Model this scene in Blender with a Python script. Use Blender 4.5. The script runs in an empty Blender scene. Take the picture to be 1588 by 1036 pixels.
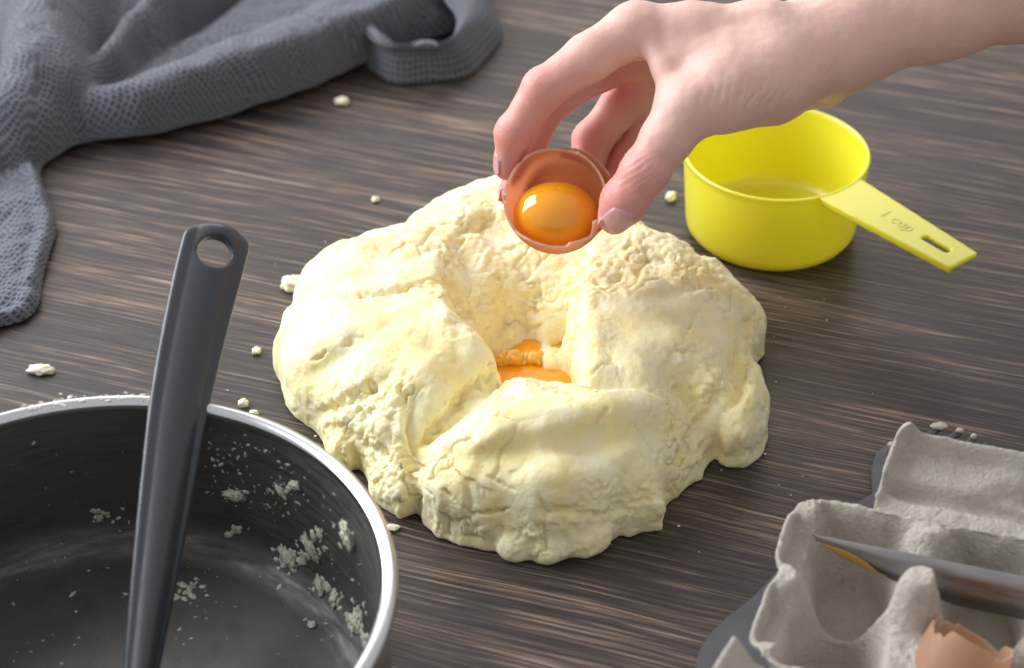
import bpy, bmesh, math, random
import numpy as np
from mathutils import Vector, Matrix
from mathutils.bvhtree import BVHTree
random.seed(7); rng = np.random.default_rng(7)
R = math.radians
scene = bpy.context.scene
COL = scene.collection

# ------------------------------------------------------------------ camera
FPX, CU, CV = 3300.0, 794.0, 518.0          # focal length in photo pixels, picture centre
PITCH, DIST = R(36.3), 0.95
sp, cp = math.sin(PITCH), math.cos(PITCH)
CAM = np.array([0.0, -DIST*cp, DIST*sp])
FWD = np.array([0.0, cp, -sp]); UPV = np.array([0.0, sp, cp]); RGT = np.array([1.0, 0.0, 0.0])
cd = bpy.data.cameras.new('camera'); cam = bpy.data.objects.new('camera', cd); COL.objects.link(cam)
cam.location = CAM; cam.rotation_euler = (math.pi/2-PITCH, 0, 0)
cd.sensor_width = 36; cd.sensor_fit = 'HORIZONTAL'; cd.lens = FPX/1588*36
cd.clip_start = 0.02; cd.clip_end = 50
cd.dof.use_dof = True; cd.dof.focus_distance = 0.865; cd.dof.aperture_fstop = 9.0
scene.camera = cam
# ------------------------------------------------------------------ world, window lamps
w = bpy.data.worlds.new('World'); scene.world = w; w.use_nodes = True
w.node_tree.nodes['Background'].inputs[0].default_value = (1.0, 0.98, 0.97, 1)
w.node_tree.nodes['Background'].inputs[1].default_value = 0.50
def area(name, loc, aim, sx, sy, power, col, spread=180):
    l = bpy.data.lights.new(name, 'AREA'); l.shape = 'RECTANGLE'; l.size = sx; l.size_y = sy
    l.energy = power; l.color = col; l.spread = R(spread)
    o = bpy.data.objects.new(name, l); COL.objects.link(o); o.location = loc
    d = Vector(aim)-Vector(loc); o.rotation_euler = d.to_track_quat('-Z', 'Y').to_euler()
    return o
# one window to the left and a little behind, six panes
WIN_AZ, WIN_EL, WIN_D = R(160), R(31), 1.5
wc = Vector((math.cos(WIN_AZ)*math.cos(WIN_EL), math.sin(WIN_AZ)*math.cos(WIN_EL), math.sin(WIN_EL)))*WIN_D
side = Vector((-math.sin(WIN_AZ), math.cos(WIN_AZ), 0)); upw = wc.normalized().cross(side); upw = upw if upw.z > 0 else -upw
for i in range(2):
    for j in range(2):
        loc = wc + side*((i-0.5)*0.58) + upw*((j-0.5)*0.56)
        area('window_light', loc, loc-wc, 0.53, 0.51, 8.6, (0.93, 0.965, 1.0))
# a second, wider window across the table
bl = Vector((math.cos(R(98))*math.cos(R(37)), math.sin(R(98))*math.cos(R(37)), math.sin(R(37))))*2.2
for i in range(2):
    loc = bl+Vector(((i-.5)*1.0, 0, 0)); area('back_window_light', loc, loc-bl, .92, 1.0, 6.5, (1.0, 0.96, 0.92))
scene.view_settings.view_transform = 'Standard'; scene.view_settings.look = 'None'
scene.view_settings.exposure = 0.16; scene.view_settings.gamma = 1.0
scene.render.engine = 'CYCLES'; scene.cycles.use_denoising = True
scene.cycles.max_bounces = 8; scene.cycles.caustics_reflective = False

# ------------------------------------------------------------------ helpers: camera geometry
def ray(u, v): return FWD + RGT*((u-CU)/FPX) - UPV*((v-CV)/FPX)
def G(u, v, z=0.0):                          # point at height z seen at photo pixel u, v
    d = ray(u, v); return CAM + d*((z-CAM[2])/d[2])
def H(u, v, t): return CAM + ray(u, v)*t     # point at depth t
def proj(p):
    q = np.asarray(p)-CAM; t = q@FWD
    return CU + FPX*(q@RGT)/t, CV - FPX*(q@UPV)/t, t
# ------------------------------------------------------------------ helpers: noise
_perm = rng.permutation(256).astype(np.int32); _perm = np.concatenate([_perm, _perm, _perm])
_grad = rng.normal(size=(256, 3)).astype(np.float32); _grad /= np.linalg.norm(_grad, axis=1)[:, None]
def perlin(P):
    P = np.asarray(P, dtype=np.float32); i = np.floor(P).astype(np.int32); f = P-i; i &= 255
    u = f*f*f*(f*(f*6-15)+10); out = 0
    for dx in (0, 1):
        for dy in (0, 1):
            for dz in (0, 1):
                h = _perm[_perm[_perm[i[:, 0]+dx]+((i[:, 1]+dy) & 255)]+((i[:, 2]+dz) & 255)]
                g = _grad[h]
                dd = g[:, 0]*(f[:, 0]-dx)+g[:, 1]*(f[:, 1]-dy)+g[:, 2]*(f[:, 2]-dz)
                wt = (u[:, 0] if dx else 1-u[:, 0])*(u[:, 1] if dy else 1-u[:, 1])*(u[:, 2] if dz else 1-u[:, 2])
                out = out+wt*dd
    return out*1.6
def fbm(P, octv=3, lac=2.1, gain=0.5):
    s = 0; a = 1.0
    for k in range(octv):
        s = s+a*perlin(P+k*17.3); P = P*lac; a *= gain
    return s
def worley(P):                               # F1, F2 and a random value per cell
    P = np.asarray(P, dtype=np.float32); i = np.floor(P).astype(np.int32)
    f1 = np.full(len(P), 9., np.float32); f2 = f1.copy(); val = np.zeros(len(P), np.float32)
    for dx in (-1, 0, 1):
        for dy in (-1, 0, 1):
            for dz in (-1, 0, 1):
                c = i+np.array([dx, dy, dz]); m = c & 255
                h = _perm[_perm[_perm[m[:, 0]]+m[:, 1]]+m[:, 2]]
                q = c+0.5+_grad[h]*0.45
                d = np.sqrt(((P-q)**2).sum(1))
                n = d < f1
                f2 = np.where(n, f1, np.minimum(f2, d)); val = np.where(n, h/255., val); f1 = np.where(n, d, f1)
    return f1, f2, val
def sstep(a, b, x):
    t = np.clip((x-a)/(b-a), 0, 1); return t*t*(3-2*t)
# ------------------------------------------------------------------ helpers: signed distance -> mesh
def smin(a, b, k):
    if np.max(k) <= 0: return np.minimum(a, b)
    h = np.clip(0.5+0.5*(b-a)/k, 0, 1); return b+(a-b)*h-k*h*(1-h)
class Field:
    def __init__(s, lo, hi, h):
        s.lo = np.array(lo, float); s.h = h
        s.n = np.ceil((np.array(hi)-s.lo)/h).astype(int)+1
        s.ax = [(s.lo[k]+h*np.arange(s.n[k])).astype(np.float32) for k in range(3)]
    def new(s): return np.full(s.n, 0.05, np.float32)
    def grid(s, sl): return (s.ax[0][sl[0]][:, None, None], s.ax[1][sl[1]][None, :, None], s.ax[2][sl[2]][None, None, :])
    def window(s, lo, hi):
        a = np.clip(np.floor((np.array(lo)-s.lo)/s.h).astype(int), 0, s.n); b = np.clip(np.ceil((np.array(hi)-s.lo)/s.h).astype(int)+1, 0, s.n)
        return tuple(slice(int(x), int(y)) for x, y in zip(a, b))
    def cone(s, F, a, ra, b, rb, k, zs=1.0):  # blend a tapered capsule into F; zs flattens it in z
        a = np.array(a, float); b = np.array(b, float); m = max(ra, rb)+k+0.012
        sl = s.window(np.minimum(a, b)-m, np.maximum(a, b)+m)
        x, y, z = s.grid(sl); d = b-a; L = (d*d).sum()+1e-12
        t = np.clip(((x-a[0])*d[0]+(y-a[1])*d[1]+(z-a[2])*d[2])/L, 0, 1)
        dist = np.sqrt((x-a[0]-t*d[0])**2+(y-a[1]-t*d[1])**2+((z-a[2]-t*d[2])*zs)**2)-(ra+(rb-ra)*t)
        F[sl] = smin(F[sl], dist.astype(np.float32), k)
    def mesh(s, F):
        neg = F < 0; n = s.n
        c = np.zeros(n-1, np.int8)
        for dx in (0, 1):
            for dy in (0, 1):
                for dz in (0, 1):
                    c += neg[dx:n[0]-1+dx, dy:n[1]-1+dy, dz:n[2]-1+dz]
        act = np.argwhere((c > 0) & (c < 8)); idx = np.full(n-1, -1, np.int32)
        idx[tuple(act.T)] = np.arange(len(act))
        off = np.array([[i, j, k] for i in (0, 1) for j in (0, 1) for k in (0, 1)])
        val = np.stack([F[tuple((act+o).T)] for o in off], 1)
        pos = np.zeros((len(act), 3)); cnt = np.zeros(len(act))
        for p in range(8):
            for q in range(p+1, 8):
                if np.abs(off[p]-off[q]).sum() == 1:
                    m = (val[:, p] < 0) != (val[:, q] < 0)
                    t = np.where(m, val[:, p]/np.where(m, val[:, p]-val[:, q], 1), 0)
                    pos += m[:, None]*(off[p]+t[:, None]*(off[q]-off[p])); cnt += m
        V = s.lo+(act+pos/cnt[:, None])*s.h
        Q = []
        for ax in range(3):
            b, cx = (ax+1) % 3, (ax+2) % 3
            A = [slice(None)]*3; B = [slice(None)]*3
            A[ax] = slice(0, n[ax]-1); B[ax] = slice(1, n[ax])
            A[b] = B[b] = slice(1, n[b]-1); A[cx] = B[cx] = slice(1, n[cx]-1)
            s0, s1 = neg[tuple(A)], neg[tuple(B)]
            for flag in (True, False):
                e = np.argwhere((s0 != s1) & (s0 == flag)); e[:, b] += 1; e[:, cx] += 1
                if not len(e): continue
                q = []
                for ob, oc in ((-1, -1), (0, -1), (0, 0), (-1, 0)):
                    k = e.copy(); k[:, b] += ob; k[:, cx] += oc; q.append(idx[tuple(k.T)])
                q = np.stack(q, 1); Q.append(q if flag else q[:, ::-1])
        return V, np.concatenate(Q)
# ------------------------------------------------------------------ helpers: objects
def np_mesh(name, V, F, smooth=True):
    V = np.asarray(V, np.float32); F = np.asarray(F, np.int32)
    me = bpy.data.meshes.new(name); k = F.shape[1]
    me.vertices.add(len(V)); me.vertices.foreach_set('co', V.ravel())
    me.loops.add(F.size); me.loops.foreach_set('vertex_index', F.ravel())
    me.polygons.add(len(F)); me.polygons.foreach_set('loop_start', np.arange(0, F.size, k, dtype=np.int32))
    if smooth: me.polygons.foreach_set('use_smooth', np.ones(len(F), bool))
    me.update(calc_edges=True); me.validate(); return me
def normals(V, F):
    V = np.asarray(V); n = np.cross(V[F[:, 2]]-V[F[:, 0]], V[F[:, -1]]-V[F[:, 1]]); N = np.zeros_like(V)
    for k in range(F.shape[1]): 
        for a in range(3): N[:, a] += np.bincount(F[:, k], n[:, a], len(V))
    return N/(np.linalg.norm(N, axis=1)[:, None]+1e-12)
def relax(V, F, it=1, lam=0.5):
    E = np.concatenate([np.stack([F[:, k], F[:, (k+1) % F.shape[1]]], 1) for k in range(F.shape[1])]); E = np.concatenate([E, E[:, ::-1]])
    c = np.maximum(np.bincount(E[:, 0], minlength=len(V)), 1)
    for _ in range(it):
        S = np.stack([np.bincount(E[:, 0], V[E[:, 1], a], len(V)) for a in range(3)], 1)/c[:, None]
        V = V+(S-V)*lam
    return V
def attr(me, name, vals):
    a = me.attributes.new(name, 'FLOAT', 'POINT'); a.data.foreach_set('value', np.asarray(vals, np.float32))
def link(name, me, m, parent=None):
    o = bpy.data.objects.new(name, me); COL.objects.link(o)
    if m is not None: me.materials.append(m)
    if parent is not None: o.parent = parent
    return o
def tag(o, label=None, cat=None, group=None, kind=None):
    for k, x in (('label', label), ('category', cat), ('group', group), ('kind', kind)):
        if x: o[k] = x
    return o
def thing(name, loc, label, cat, group=None):
    o = bpy.data.objects.new(name, None); COL.objects.link(o); o.empty_display_size = 0.02
    o.location = loc; return tag(o, label, cat, group)
def part(name, me, m, root):                 # mesh given in world space, parented keeping its place
    o = link(name, me, m, root); o.matrix_parent_inverse = Matrix.Translation(-Vector(root.location)); return o
def rooted(name, V, F, m, loc, smooth=True):  # single-mesh thing with its origin at its base
    o = link(name, np_mesh(name, np.asarray(V)-np.asarray(loc), F, smooth), m); o.location = loc; return o
def lathe(prof, n=96, closed=False):         # profile [(r, z)] round the z axis
    prof = np.array(prof, float); a = np.arange(n)*2*math.pi/n; m = len(prof)
    V = np.stack([prof[None, :, 0]*np.cos(a)[:, None], prof[None, :, 0]*np.sin(a)[:, None], np.repeat(prof[None, :, 1], n, 0)], 2).reshape(-1, 3)
    F = []
    for i in range(n):
        j = (i+1) % n
        for k in range(m if closed else m-1):
            l = (k+1) % m; F.append((i*m+k, j*m+k, j*m+l, i*m+l))
    return V, np.array(F)
def grid_faces(nu, nv, wrap_u=False):
    i = np.arange(nu if wrap_u else nu-1); j = np.arange(nv-1); I, J = np.meshgrid(i, j, indexing='ij'); I2 = (I+1) % nu
    return np.stack([I*nv+J, I2*nv+J, I2*nv+J+1, I*nv+J+1], 2).reshape(-1, 4)
def join(parts):
    Vs, Fs, b = [], [], 0
    for V, F in parts: Vs.append(V); Fs.append(np.asarray(F)+b); b += len(V)
    return np.concatenate(Vs), np.concatenate(Fs)
def shell(V, F, th):                         # give an open quad sheet a thickness
    N = normals(V, F); n = len(V); W = np.concatenate([V, V-N*th])
    E = np.concatenate([np.stack([F[:, k], F[:, (k+1) % 4]], 1) for k in range(4)])
    key = np.sort(E, 1); _, inv, c = np.unique(key, axis=0, return_inverse=True, return_counts=True)
    e = E[c[inv.ravel()] == 1]
    return W, np.concatenate([F, F[:, ::-1]+n, np.stack([e[:, 1], e[:, 0], e[:, 0]+n, e[:, 1]+n], 1)])
# ------------------------------------------------------------------ helpers: materials
class Mat:
    def __init__(s, name):
        s.m = bpy.data.materials.new(name); s.m.use_nodes = True; s.t = s.m.node_tree; s.b = s.t.nodes['Principled BSDF']
    def n(s, typ, **kw):
        x = s.t.nodes.new(typ)
        for k, v in kw.items(): setattr(x, k, v)
        return x
    def l(s, a, b): s.t.links.new(a, b)
    def set(s, **kw):
        for k, v in kw.items(): s.b.inputs[k.replace('_', ' ')].default_value = v
        return s
    def noise(s, vec, scale, detail=3, rough=0.5, dist=0.0):
        x = s.n('ShaderNodeTexNoise'); x.inputs['Scale'].default_value = scale; x.inputs['Detail'].default_value = detail
        x.inputs['Roughness'].default_value = rough; x.inputs['Distortion'].default_value = dist
        if vec is not None: s.l(vec, x.inputs['Vector'])
        return x.outputs['Fac']
    def ramp(s, fac, stops, interp='LINEAR'):
        x = s.n('ShaderNodeValToRGB'); r = x.color_ramp; r.interpolation = interp
        while len(r.elements) < len(stops): r.elements.new(0.5)
        for e, (p, c) in zip(r.elements, stops):
            e.position = p; e.color = (c, c, c, 1) if isinstance(c, (int, float)) else (*c, 1)
        s.l(fac, x.inputs[0]); return x.outputs[0]
    def mix(s, fac, a, b, blend='MIX'):
        x = s.n('ShaderNodeMix', data_type='RGBA', blend_type=blend)
        for i, v in ((0, fac), (6, a), (7, b)):
            if hasattr(v, 'links'): s.l(v, x.inputs[i])
            else: x.inputs[i].default_value = v if i == 0 else (*v, 1)
        return x.outputs[2]
    def math(s, op, a, b=None):
        x = s.n('ShaderNodeMath', operation=op)
        for i, v in ((0, a), (1, b)):
            if v is None: continue
            if hasattr(v, 'links'): s.l(v, x.inputs[i])
            else: x.inputs[i].default_value = v
        return x.outputs[0]
    def obj(s): return s.n('ShaderNodeTexCoord').outputs['Object']
    def mapping(s, vec, rot=(0, 0, 0), scale=(1, 1, 1)):
        x = s.n('ShaderNodeMapping'); x.inputs['Rotation'].default_value = rot; x.inputs['Scale'].default_value = scale
        s.l(vec, x.inputs['Vector']); return x.outputs[0]
    def bump(s, h, dist, strength=1.0, prev=None):
        x = s.n('ShaderNodeBump'); x.inputs['Distance'].default_value = dist; x.inputs['Strength'].default_value = strength
        s.l(h, x.inputs['Height'])
        if prev is not None: s.l(prev, x.inputs['Normal'])
        s.l(x.outputs[0], s.b.inputs['Normal']); return x.outputs[0]
    def color(s, c): s.l(c, s.b.inputs['Base Color'])

# ================================================================== TABLE
GRAIN = R(-19)
def mat_wood():
    M = Mat('dark_grained_wood'); o = M.obj()
    g = M.mapping(o, rot=(0, 0, -GRAIN))
    warp = M.n('ShaderNodeTexNoise'); warp.inputs['Scale'].default_value = 5.0; warp.inputs['Detail'].default_value = 3.0
    M.l(M.mapping(g, scale=(1, 2.2, 1)), warp.inputs['Vector'])
    wv = M.n('ShaderNodeVectorMath', operation='SCALE'); wv.inputs['Scale'].default_value = 0.016
    sub = M.n('ShaderNodeVectorMath', operation='SUBTRACT'); sub.inputs[1].default_value = (0.5, 0.5, 0.5)
    M.l(warp.outputs['Color'], sub.inputs[0]); M.l(sub.outputs[0], wv.inputs[0])
    add = M.n('ShaderNodeVectorMath', operation='ADD'); M.l(g, add.inputs[0]); M.l(wv.outputs[0], add.inputs[1])
    v = add.outputs[0]
    fine = M.noise(M.mapping(v, scale=(8, 640, 1)), 1.0, 3, 0.55)
    mid = M.noise(M.mapping(v, scale=(7, 250, 1)), 1.0, 3, 0.6)
    big = M.noise(M.mapping(v, scale=(1.6, 22, 1)), 1.0, 2, 0.5)
    dash = M.noise(M.mapping(v, scale=(32, 640, 1)), 1.0, 3, 0.6)
    lay = M.math('ADD', M.math('ADD', M.math('MULTIPLY', fine, 0.50), M.math('MULTIPLY', mid, 0.27)), M.math('MULTIPLY', dash, 0.23))
    lay = M.math('ADD', lay, M.math('MULTIPLY', M.math('SUBTRACT', big, 0.5), 0.24))
    c = M.ramp(lay, [(0.39, (0.030, 0.026, 0.026)), (0.475, (0.055, 0.044, 0.040)), (0.525, (0.105, 0.076, 0.062)), (0.57, (0.215, 0.150, 0.115)), (0.65, (0.40, 0.285, 0.220))])
    pore = M.noise(M.mapping(v, scale=(34, 1100, 1)), 1.0, 2, 0.5)
    c = M.mix(M.ramp(pore, [(0.40, 0.75), (0.52, 0.0)]), c, (0.030, 0.029, 0.032))
    M.color(c)
    M.l(M.ramp(lay, [(0.35, 0.36), (0.7, 0.50)]), M.b.inputs['Roughness'])
    M.bump(M.math('ADD', lay, M.math('MULTIPLY', pore, 0.5)), 0.0009, 0.55)
    M.set(Specular_IOR_Level=0.36)
    return M.m
wood = mat_wood()
bm = bmesh.new(); bmesh.ops.create_cube(bm, size=1.0)
bmesh.ops.scale(bm, vec=(3.0, 2.4, 0.04), verts=bm.verts); bmesh.ops.translate(bm, vec=(0, 0.35, -0.02), verts=bm.verts)
me = bpy.data.meshes.new('table'); bm.to_mesh(me); bm.free()
tag(link('table', me, wood), 'dark brown wooden table top with streaky grain', None, None, 'structure')

# ================================================================== DOUGH RING
def mat_dough(name='butter_dough'):
    M = Mat(name); o = M.obj()
    n = M.noise(o, 60, 4, 0.6); n2 = M.noise(o, 900, 2, 0.6)
    c = M.ramp(n, [(0.36, (0.925, 0.80, 0.41)), (0.64, (0.935, 0.865, 0.60))])
    M.color(c)
    M.set(Roughness=0.62, Subsurface_Weight=0.5, Subsurface_Radius=(1.0, 0.8, 0.3), Subsurface_Scale=0.006, Specular_IOR_Level=0.25)
    M.bump(M.math('ADD', M.math('MULTIPLY', n, 1.2), M.math('MULTIPLY', n2, 0.55)), 0.0008, 0.6)
    return M.m
dough_m = mat_dough()
def build_dough():
    c0 = G(815, 600, 0.0)
    fl = Field((c0[0]-0.130, c0[1]-0.130, -0.003), (c0[0]+0.130, c0[1]+0.125, 0.062), 0.00075)
    def chain(pts, k, F=None):
        F = fl.new() if F is None else F
        for (a, b) in zip(pts[:-1], pts[1:]):
            fl.cone(F, G(a[0], a[1], a[2]), a[3], G(b[0], b[1], b[2]), b[3], k, zs=a[4])
        return F
    X2, Y2 = np.meshgrid(fl.ax[0], fl.ax[1], indexing='ij'); P2 = np.stack([X2.ravel(), Y2.ravel(), 0*X2.ravel()], 1)
    wx = (.0022*fbm(P2*45, 3)).reshape(X2.shape); wy = (.0022*fbm(P2*45+40, 3)).reshape(X2.shape)
    topn = (.0028*fbm(P2*28+3, 2)).reshape(X2.shape)
    def poly_in(pts):                         # signed distance to an outline, positive inside
        q = np.array([G(*p)[:2] for p in pts]); d = np.full(X2.shape, 9.); ins = np.zeros(X2.shape, bool); x, y = X2+wx, Y2+wy
        for i in range(len(q)):
            a, b = q[i], q[(i+1) % len(q)]; e = b-a; t = np.clip(((x-a[0])*e[0]+(y-a[1])*e[1])/(e@e), 0, 1)
            d = np.minimum(d, np.hypot(x-a[0]-t*e[0], y-a[1]-t*e[1]))
            ins ^= ((a[1] > y) != (b[1] > y)) & (x < (b[0]-a[0])*(y-a[1])/(b[1]-a[1]+1e-12)+a[0])
        return np.where(ins, d, -d)
    def slab(d, h0, h1, run, r):              # domed, round-shouldered slab over that outline
        top = h0+(h1-h0)*sstep(0, run, d)+topn*sstep(0, .02, d)
        a = (-d+r)[:, :, None]+0*fl.ax[2][None, None, :]; b = fl.ax[2][None, None, :]-top[:, :, None]+r
        return (np.hypot(np.maximum(a, 0), np.maximum(b, 0))+np.minimum(np.maximum(a, b), 0)-r).astype(np.float32)
    A, B, C = .008, .022, .036
    ring = poly_in([(648, 775, A), (600, 745, A), (560, 715, A), (520, 690, A), (490, 655, A), (462, 630, A), (442, 600, A), (432, 560, A), (436, 515, A), (452, 500, A), (470, 452, A), (505, 425, .012), (550, 395, .016),
                    (600, 366, B), (655, 328, B), (705, 300, B), (770, 288, B), (850, 290, B), (930, 310, B), (990, 350, B), (1060, 385, B), (1105, 412, B), (1145, 437, B), (1184, 470, B), (1187, 505, .018),
                    (1172, 560, A), (1160, 620, A), (1140, 672, A), (1100, 700, A), (1075, 725, A), (1030, 740, A), (930, 760, A), (760, 790, A)])
    hole = poly_in([(702, 400, C), (690, 440, C), (692, 482, C), (714, 522, C), (748, 556, C), (775, 590, C), (800, 640, C), (870, 650, C), (900, 610, C), (896, 545, C), (888, 490, C), (888, 450, C), (908, 405, C), (860, 368, C), (790, 358, C), (735, 368, C)])
    def near(pts):
        q = np.array([G(*p)[:2] for p in pts]); d = np.full(X2.shape, 9.)
        for a, b in zip(q[:-1], q[1:]):
            e = b-a; t = np.clip(((X2+wx-a[0])*e[0]+(Y2+wy-a[1])*e[1])/(e@e), 0, 1); d = np.minimum(d, np.hypot(X2+wx-a[0]-t*e[0], Y2+wy-a[1]-t*e[1]))
        return d
    keep_top = topn
    topn = topn-.017*np.exp(-(near([(775, 585, .034), (730, 606, .034), (690, 650, .034), (655, 705, .026), (640, 750, .014), (648, 790, A)])/.011)**2)-.010*np.exp(-(near([(1062, 592, .036), (1088, 640, .028), (1078, 700, .018)])/.010)**2)
    F = slab(ring, .030, .046, .034, .017)
    zz_ = fl.ax[2][None, None, :]; sl_ = (.36-.30*sstep(G(835, 560, .02)[0], G(885, 560, .02)[0], X2))[:, :, None]; hw = hole[:, :, None]-sl_*(.044-zz_)
    F = -smin(-F, -hw.astype(np.float32), .009); topn = keep_top
    inner = chain([(708, 485, .014, .020, 1.1), (752, 455, .014, .0235, 1.05), (820, 445, .014, .025, 1.05), (890, 462, .014, .021, 1.1)], .006)
    F = smin(F, inner, .018)
    F = smin(F, chain([(740, 552, .004, .010, 1.2), (778, 540, .003, .0105, 1.3), (812, 530, .003, .0095, 1.3)], .004), .005)
    F = smin(F, slab(poly_in([(1120, 600, A), (1160, 565, .012), (1184, 582, .012), (1193, 622, A), (1190, 655, A), (1178, 688, A), (1152, 706, A), (1128, 702, A), (1105, 685, A)]), .024, .030, .02, .013), .0018)
    F = smin(F, slab(poly_in([(1095, 640, .012), (1125, 660, A), (1090, 728, A), (1045, 745, A), (1020, 700, A)]), .016, .024, .02, .008), .002)
    F = smin(F, slab(poly_in([(960, 760, A), (1008, 742, A), (1030, 762, A), (1026, 800, A), (978, 815, A), (945, 800, A)]), .020, .024, .02, .010), .002)
    F = smin(F, slab(poly_in([(498, 662, A), (540, 668, A), (552, 700, A), (538, 716, A), (508, 708, A)]), .016, .020, .02, .009), .0025)
    F = smin(F, slab(poly_in([(560, 680, A), (640, 690, A), (655, 770, A), (612, 786, A), (572, 755, A)]), .020, .028, .02, .012), .0025)
    front = slab(poly_in([(768, 548, .040), (800, 541, .041), (870, 552, .041), (940, 562, .041), (1010, 566, .041), (1062, 590, .040), (1082, 640, .030), (1068, 700, .020), (1036, 752, .012), (1012, 788, A), (970, 806, A), (925, 831, A),
                          (880, 847, A), (820, 850, A), (770, 834, A), (718, 829, A), (680, 809, A), (650, 788, A), (638, 742, .015), (650, 690, .028), (688, 630, .036), (730, 578, .040)]), .032, .049, .034, .0185)
    F = smin(F, front, .0016)
    for u, v, z, r, k in ((905, 835, .006, .008, .002), (800, 842, .005, .008, .0015), (848, 846, .005, .008, .0012)):
        p = G(u, v, z); fl.cone(F, p, r, p+np.array([.003, .001, 0]), r*.92, k)
    # keep it on the table: cut at z = 0.0005
    z = fl.ax[2][None, None, :]
    F = np.maximum(F, 0.0006-z)
    V, Q = fl.mesh(F); V = relax(V, Q, 2)
    N = normals(V, Q); u, v, t = proj(V); face = np.clip((N@(-FWD))*2+.4, 0, 1)
    lift = sstep(0.001, 0.006, V[:, 2])
    def blob(cu, cv, su, sv, ang=0):
        a = R(ang); du, dv = u-cu, v-cv
        x = (du*math.cos(a)+dv*math.sin(a))/su; y = (-du*math.sin(a)+dv*math.cos(a))/sv
        return np.exp(-(x*x+y*y))
    # broad dents and ridges pressed by hand (photo px: centre, size, angle, depth in mm)
    disp = np.zeros(len(V))
    for cu, cv, su, sv, a, d in ((860, 690, 150, 18, -6, -3.6), (775, 607, 45, 24, -25, -3.0), (900, 600, 120, 14, 2, -1.2), (910, 630, 130, 16, -4, 2.0), (880, 655, 130, 14, -8, 1.2), (850, 740, 140, 24, -4, 1.8), (760, 680, 40, 20, -40, 1.2), (880, 790, 90, 14, -10, -1.0),
                                 (590, 452, 80, 6, -8, -1.6), (560, 500, 90, 12, -18, 1.0), (540, 545, 80, 12, -30, -1.8), (520, 430, 60, 12, -20, .8),
                                 (640, 655, 14, 60, 8, -5.0), (590, 650, 12, 50, 10, 1.2), (680, 600, 30, 40, 20, 1.4), (555, 612, 50, 8, -30, -3.0), (705, 560, 60, 10, 30, -1.4),
                                 (1075, 440, 60, 12, -12, -2.6), (1010, 450, 60, 10, -10, 1.0), (1150, 560, 14, 80, 5, -2.5), (1100, 640, 12, 50, 25, -3.5), (895, 450, 10, 60, 5, -2.5),
                                 (720, 400, 16, 50, -20, -3.0), (770, 350, 30, 20, 30, -2.5), (1000, 400, 40, 10, 10, -1.5), (630, 350, 60, 8, -28, .8), (640, 400, 50, 6, -20, -.9),
                                 (690, 470, 14, 50, 0, 1.4), (745, 690, 60, 10, -30, .8), (980, 720, 40, 20, -30, -1.0), (860, 640, 12, 40, 60, -.6)):
        disp += blob(cu, cv, su, sv, a)*d*1e-3
    disp *= face
    disp += 0.0016*fbm(V*38, 2)*lift
    # crumbly mask
    cr = np.zeros(len(V))
    for cu, cv, su, sv, a, s in ((560, 640, 80, 45, -20, 1), (580, 720, 70, 50, 30, .8), (690, 640, 60, 60, 0, .5), (1080, 620, 60, 80, 20, 1), (1150, 640, 50, 90, 0, .7), (1070, 690, 60, 40, 0, .9),
                                 (800, 470, 110, 90, 0, .9), (720, 400, 60, 70, 0, .7), (1060, 410, 90, 40, 20, .8), (850, 830, 120, 30, 0, .7), (980, 780, 60, 40, 0, .8), (730, 330, 60, 40, 0, .5), (930, 400, 80, 40, 0, .6), (1070, 550, 40, 20, 0, .7)):
        cr = np.maximum(cr, s*blob(cu, cv, su, sv, a))
    cr = np.clip(cr*1.5*(.35+1.1*np.clip(fbm(V*70+31, 2)+.35, 0, 1)), 0, 1); edge = (1-sstep(.004, .015, V[:, 2]))*np.clip(.55+1.3*perlin(V*45+77), .1, 1); cr = np.maximum(cr, edge*.75)
    f1, f2, val = worley(V*150+perlin(V*220)[:, None]*.35)
    disp += cr*lift*(.0015*(.5-f1)+.0010*(val-.5))
    f1, f2, val = worley(V*75+fbm(V*110, 2)[:, None]*.4); disp += cr*lift*(.0022*(val-.5)-.0009*(1-sstep(.02, .16, f2-f1)))
    f1, f2, val = worley(V*340+perlin(V*400)[:, None]*.4)
    disp += cr*lift*(.0011*(.5-f1)+.0005*(val-.5))
    f1, f2, val = worley(V*np.array([50, 50, 65])+fbm(V*80+13, 2)[:, None]*.45)
    patch = np.clip(perlin(V*27+51)*2.4-.12+.55*cr, 0, 1); disp -= lift*patch*(.0017*np.exp(-((f2-f1)/.055)**2)-.0007*(val-.5))
    f1, f2, val = worley(V*150+60+fbm(V*240+3, 2)[:, None]*.5); disp -= lift*np.clip(patch*.9-.3, 0, 1)*.0004*np.exp(-((f2-f1)/.07)**2)
    gap = np.clip(np.abs(fbm(V*55+5, 2))*9, 0, 1); disp -= .0016*(1-gap)*cr*lift*sstep(-.1, .3, perlin(V*30+9))
    disp += lift*(.00018*fbm(V*260, 3)+.00016*np.maximum(perlin(V*520), 0))
    # sparse torn cracks on the smooth skin
    cracks = [[(985, 660), (1005, 680), (1018, 700)], [(850, 795), (900, 787), (935, 800)], [(838, 770), (845, 800)], [(832, 820), (842, 855)], [(805, 822), (800, 850)], [(1055, 545), (1080, 548)], [(1048, 588), (1070, 600)],
              [(560, 455), (600, 452), (640, 443)], [(505, 475), (540, 455)], [(700, 455), (690, 475), (670, 472)], [(760, 560), (700, 620), (650, 690), (635, 745)], [(940, 640), (925, 655)],
              [(760, 740), (800, 760)], [(480, 560), (520, 540), (560, 520)], [(640, 600), (600, 640)], [(1085, 480), (1060, 520)], [(1100, 450), (1130, 500)], [(690, 760), (730, 800), (790, 790)]]
    wob = perlin(V*300)*6
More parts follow.
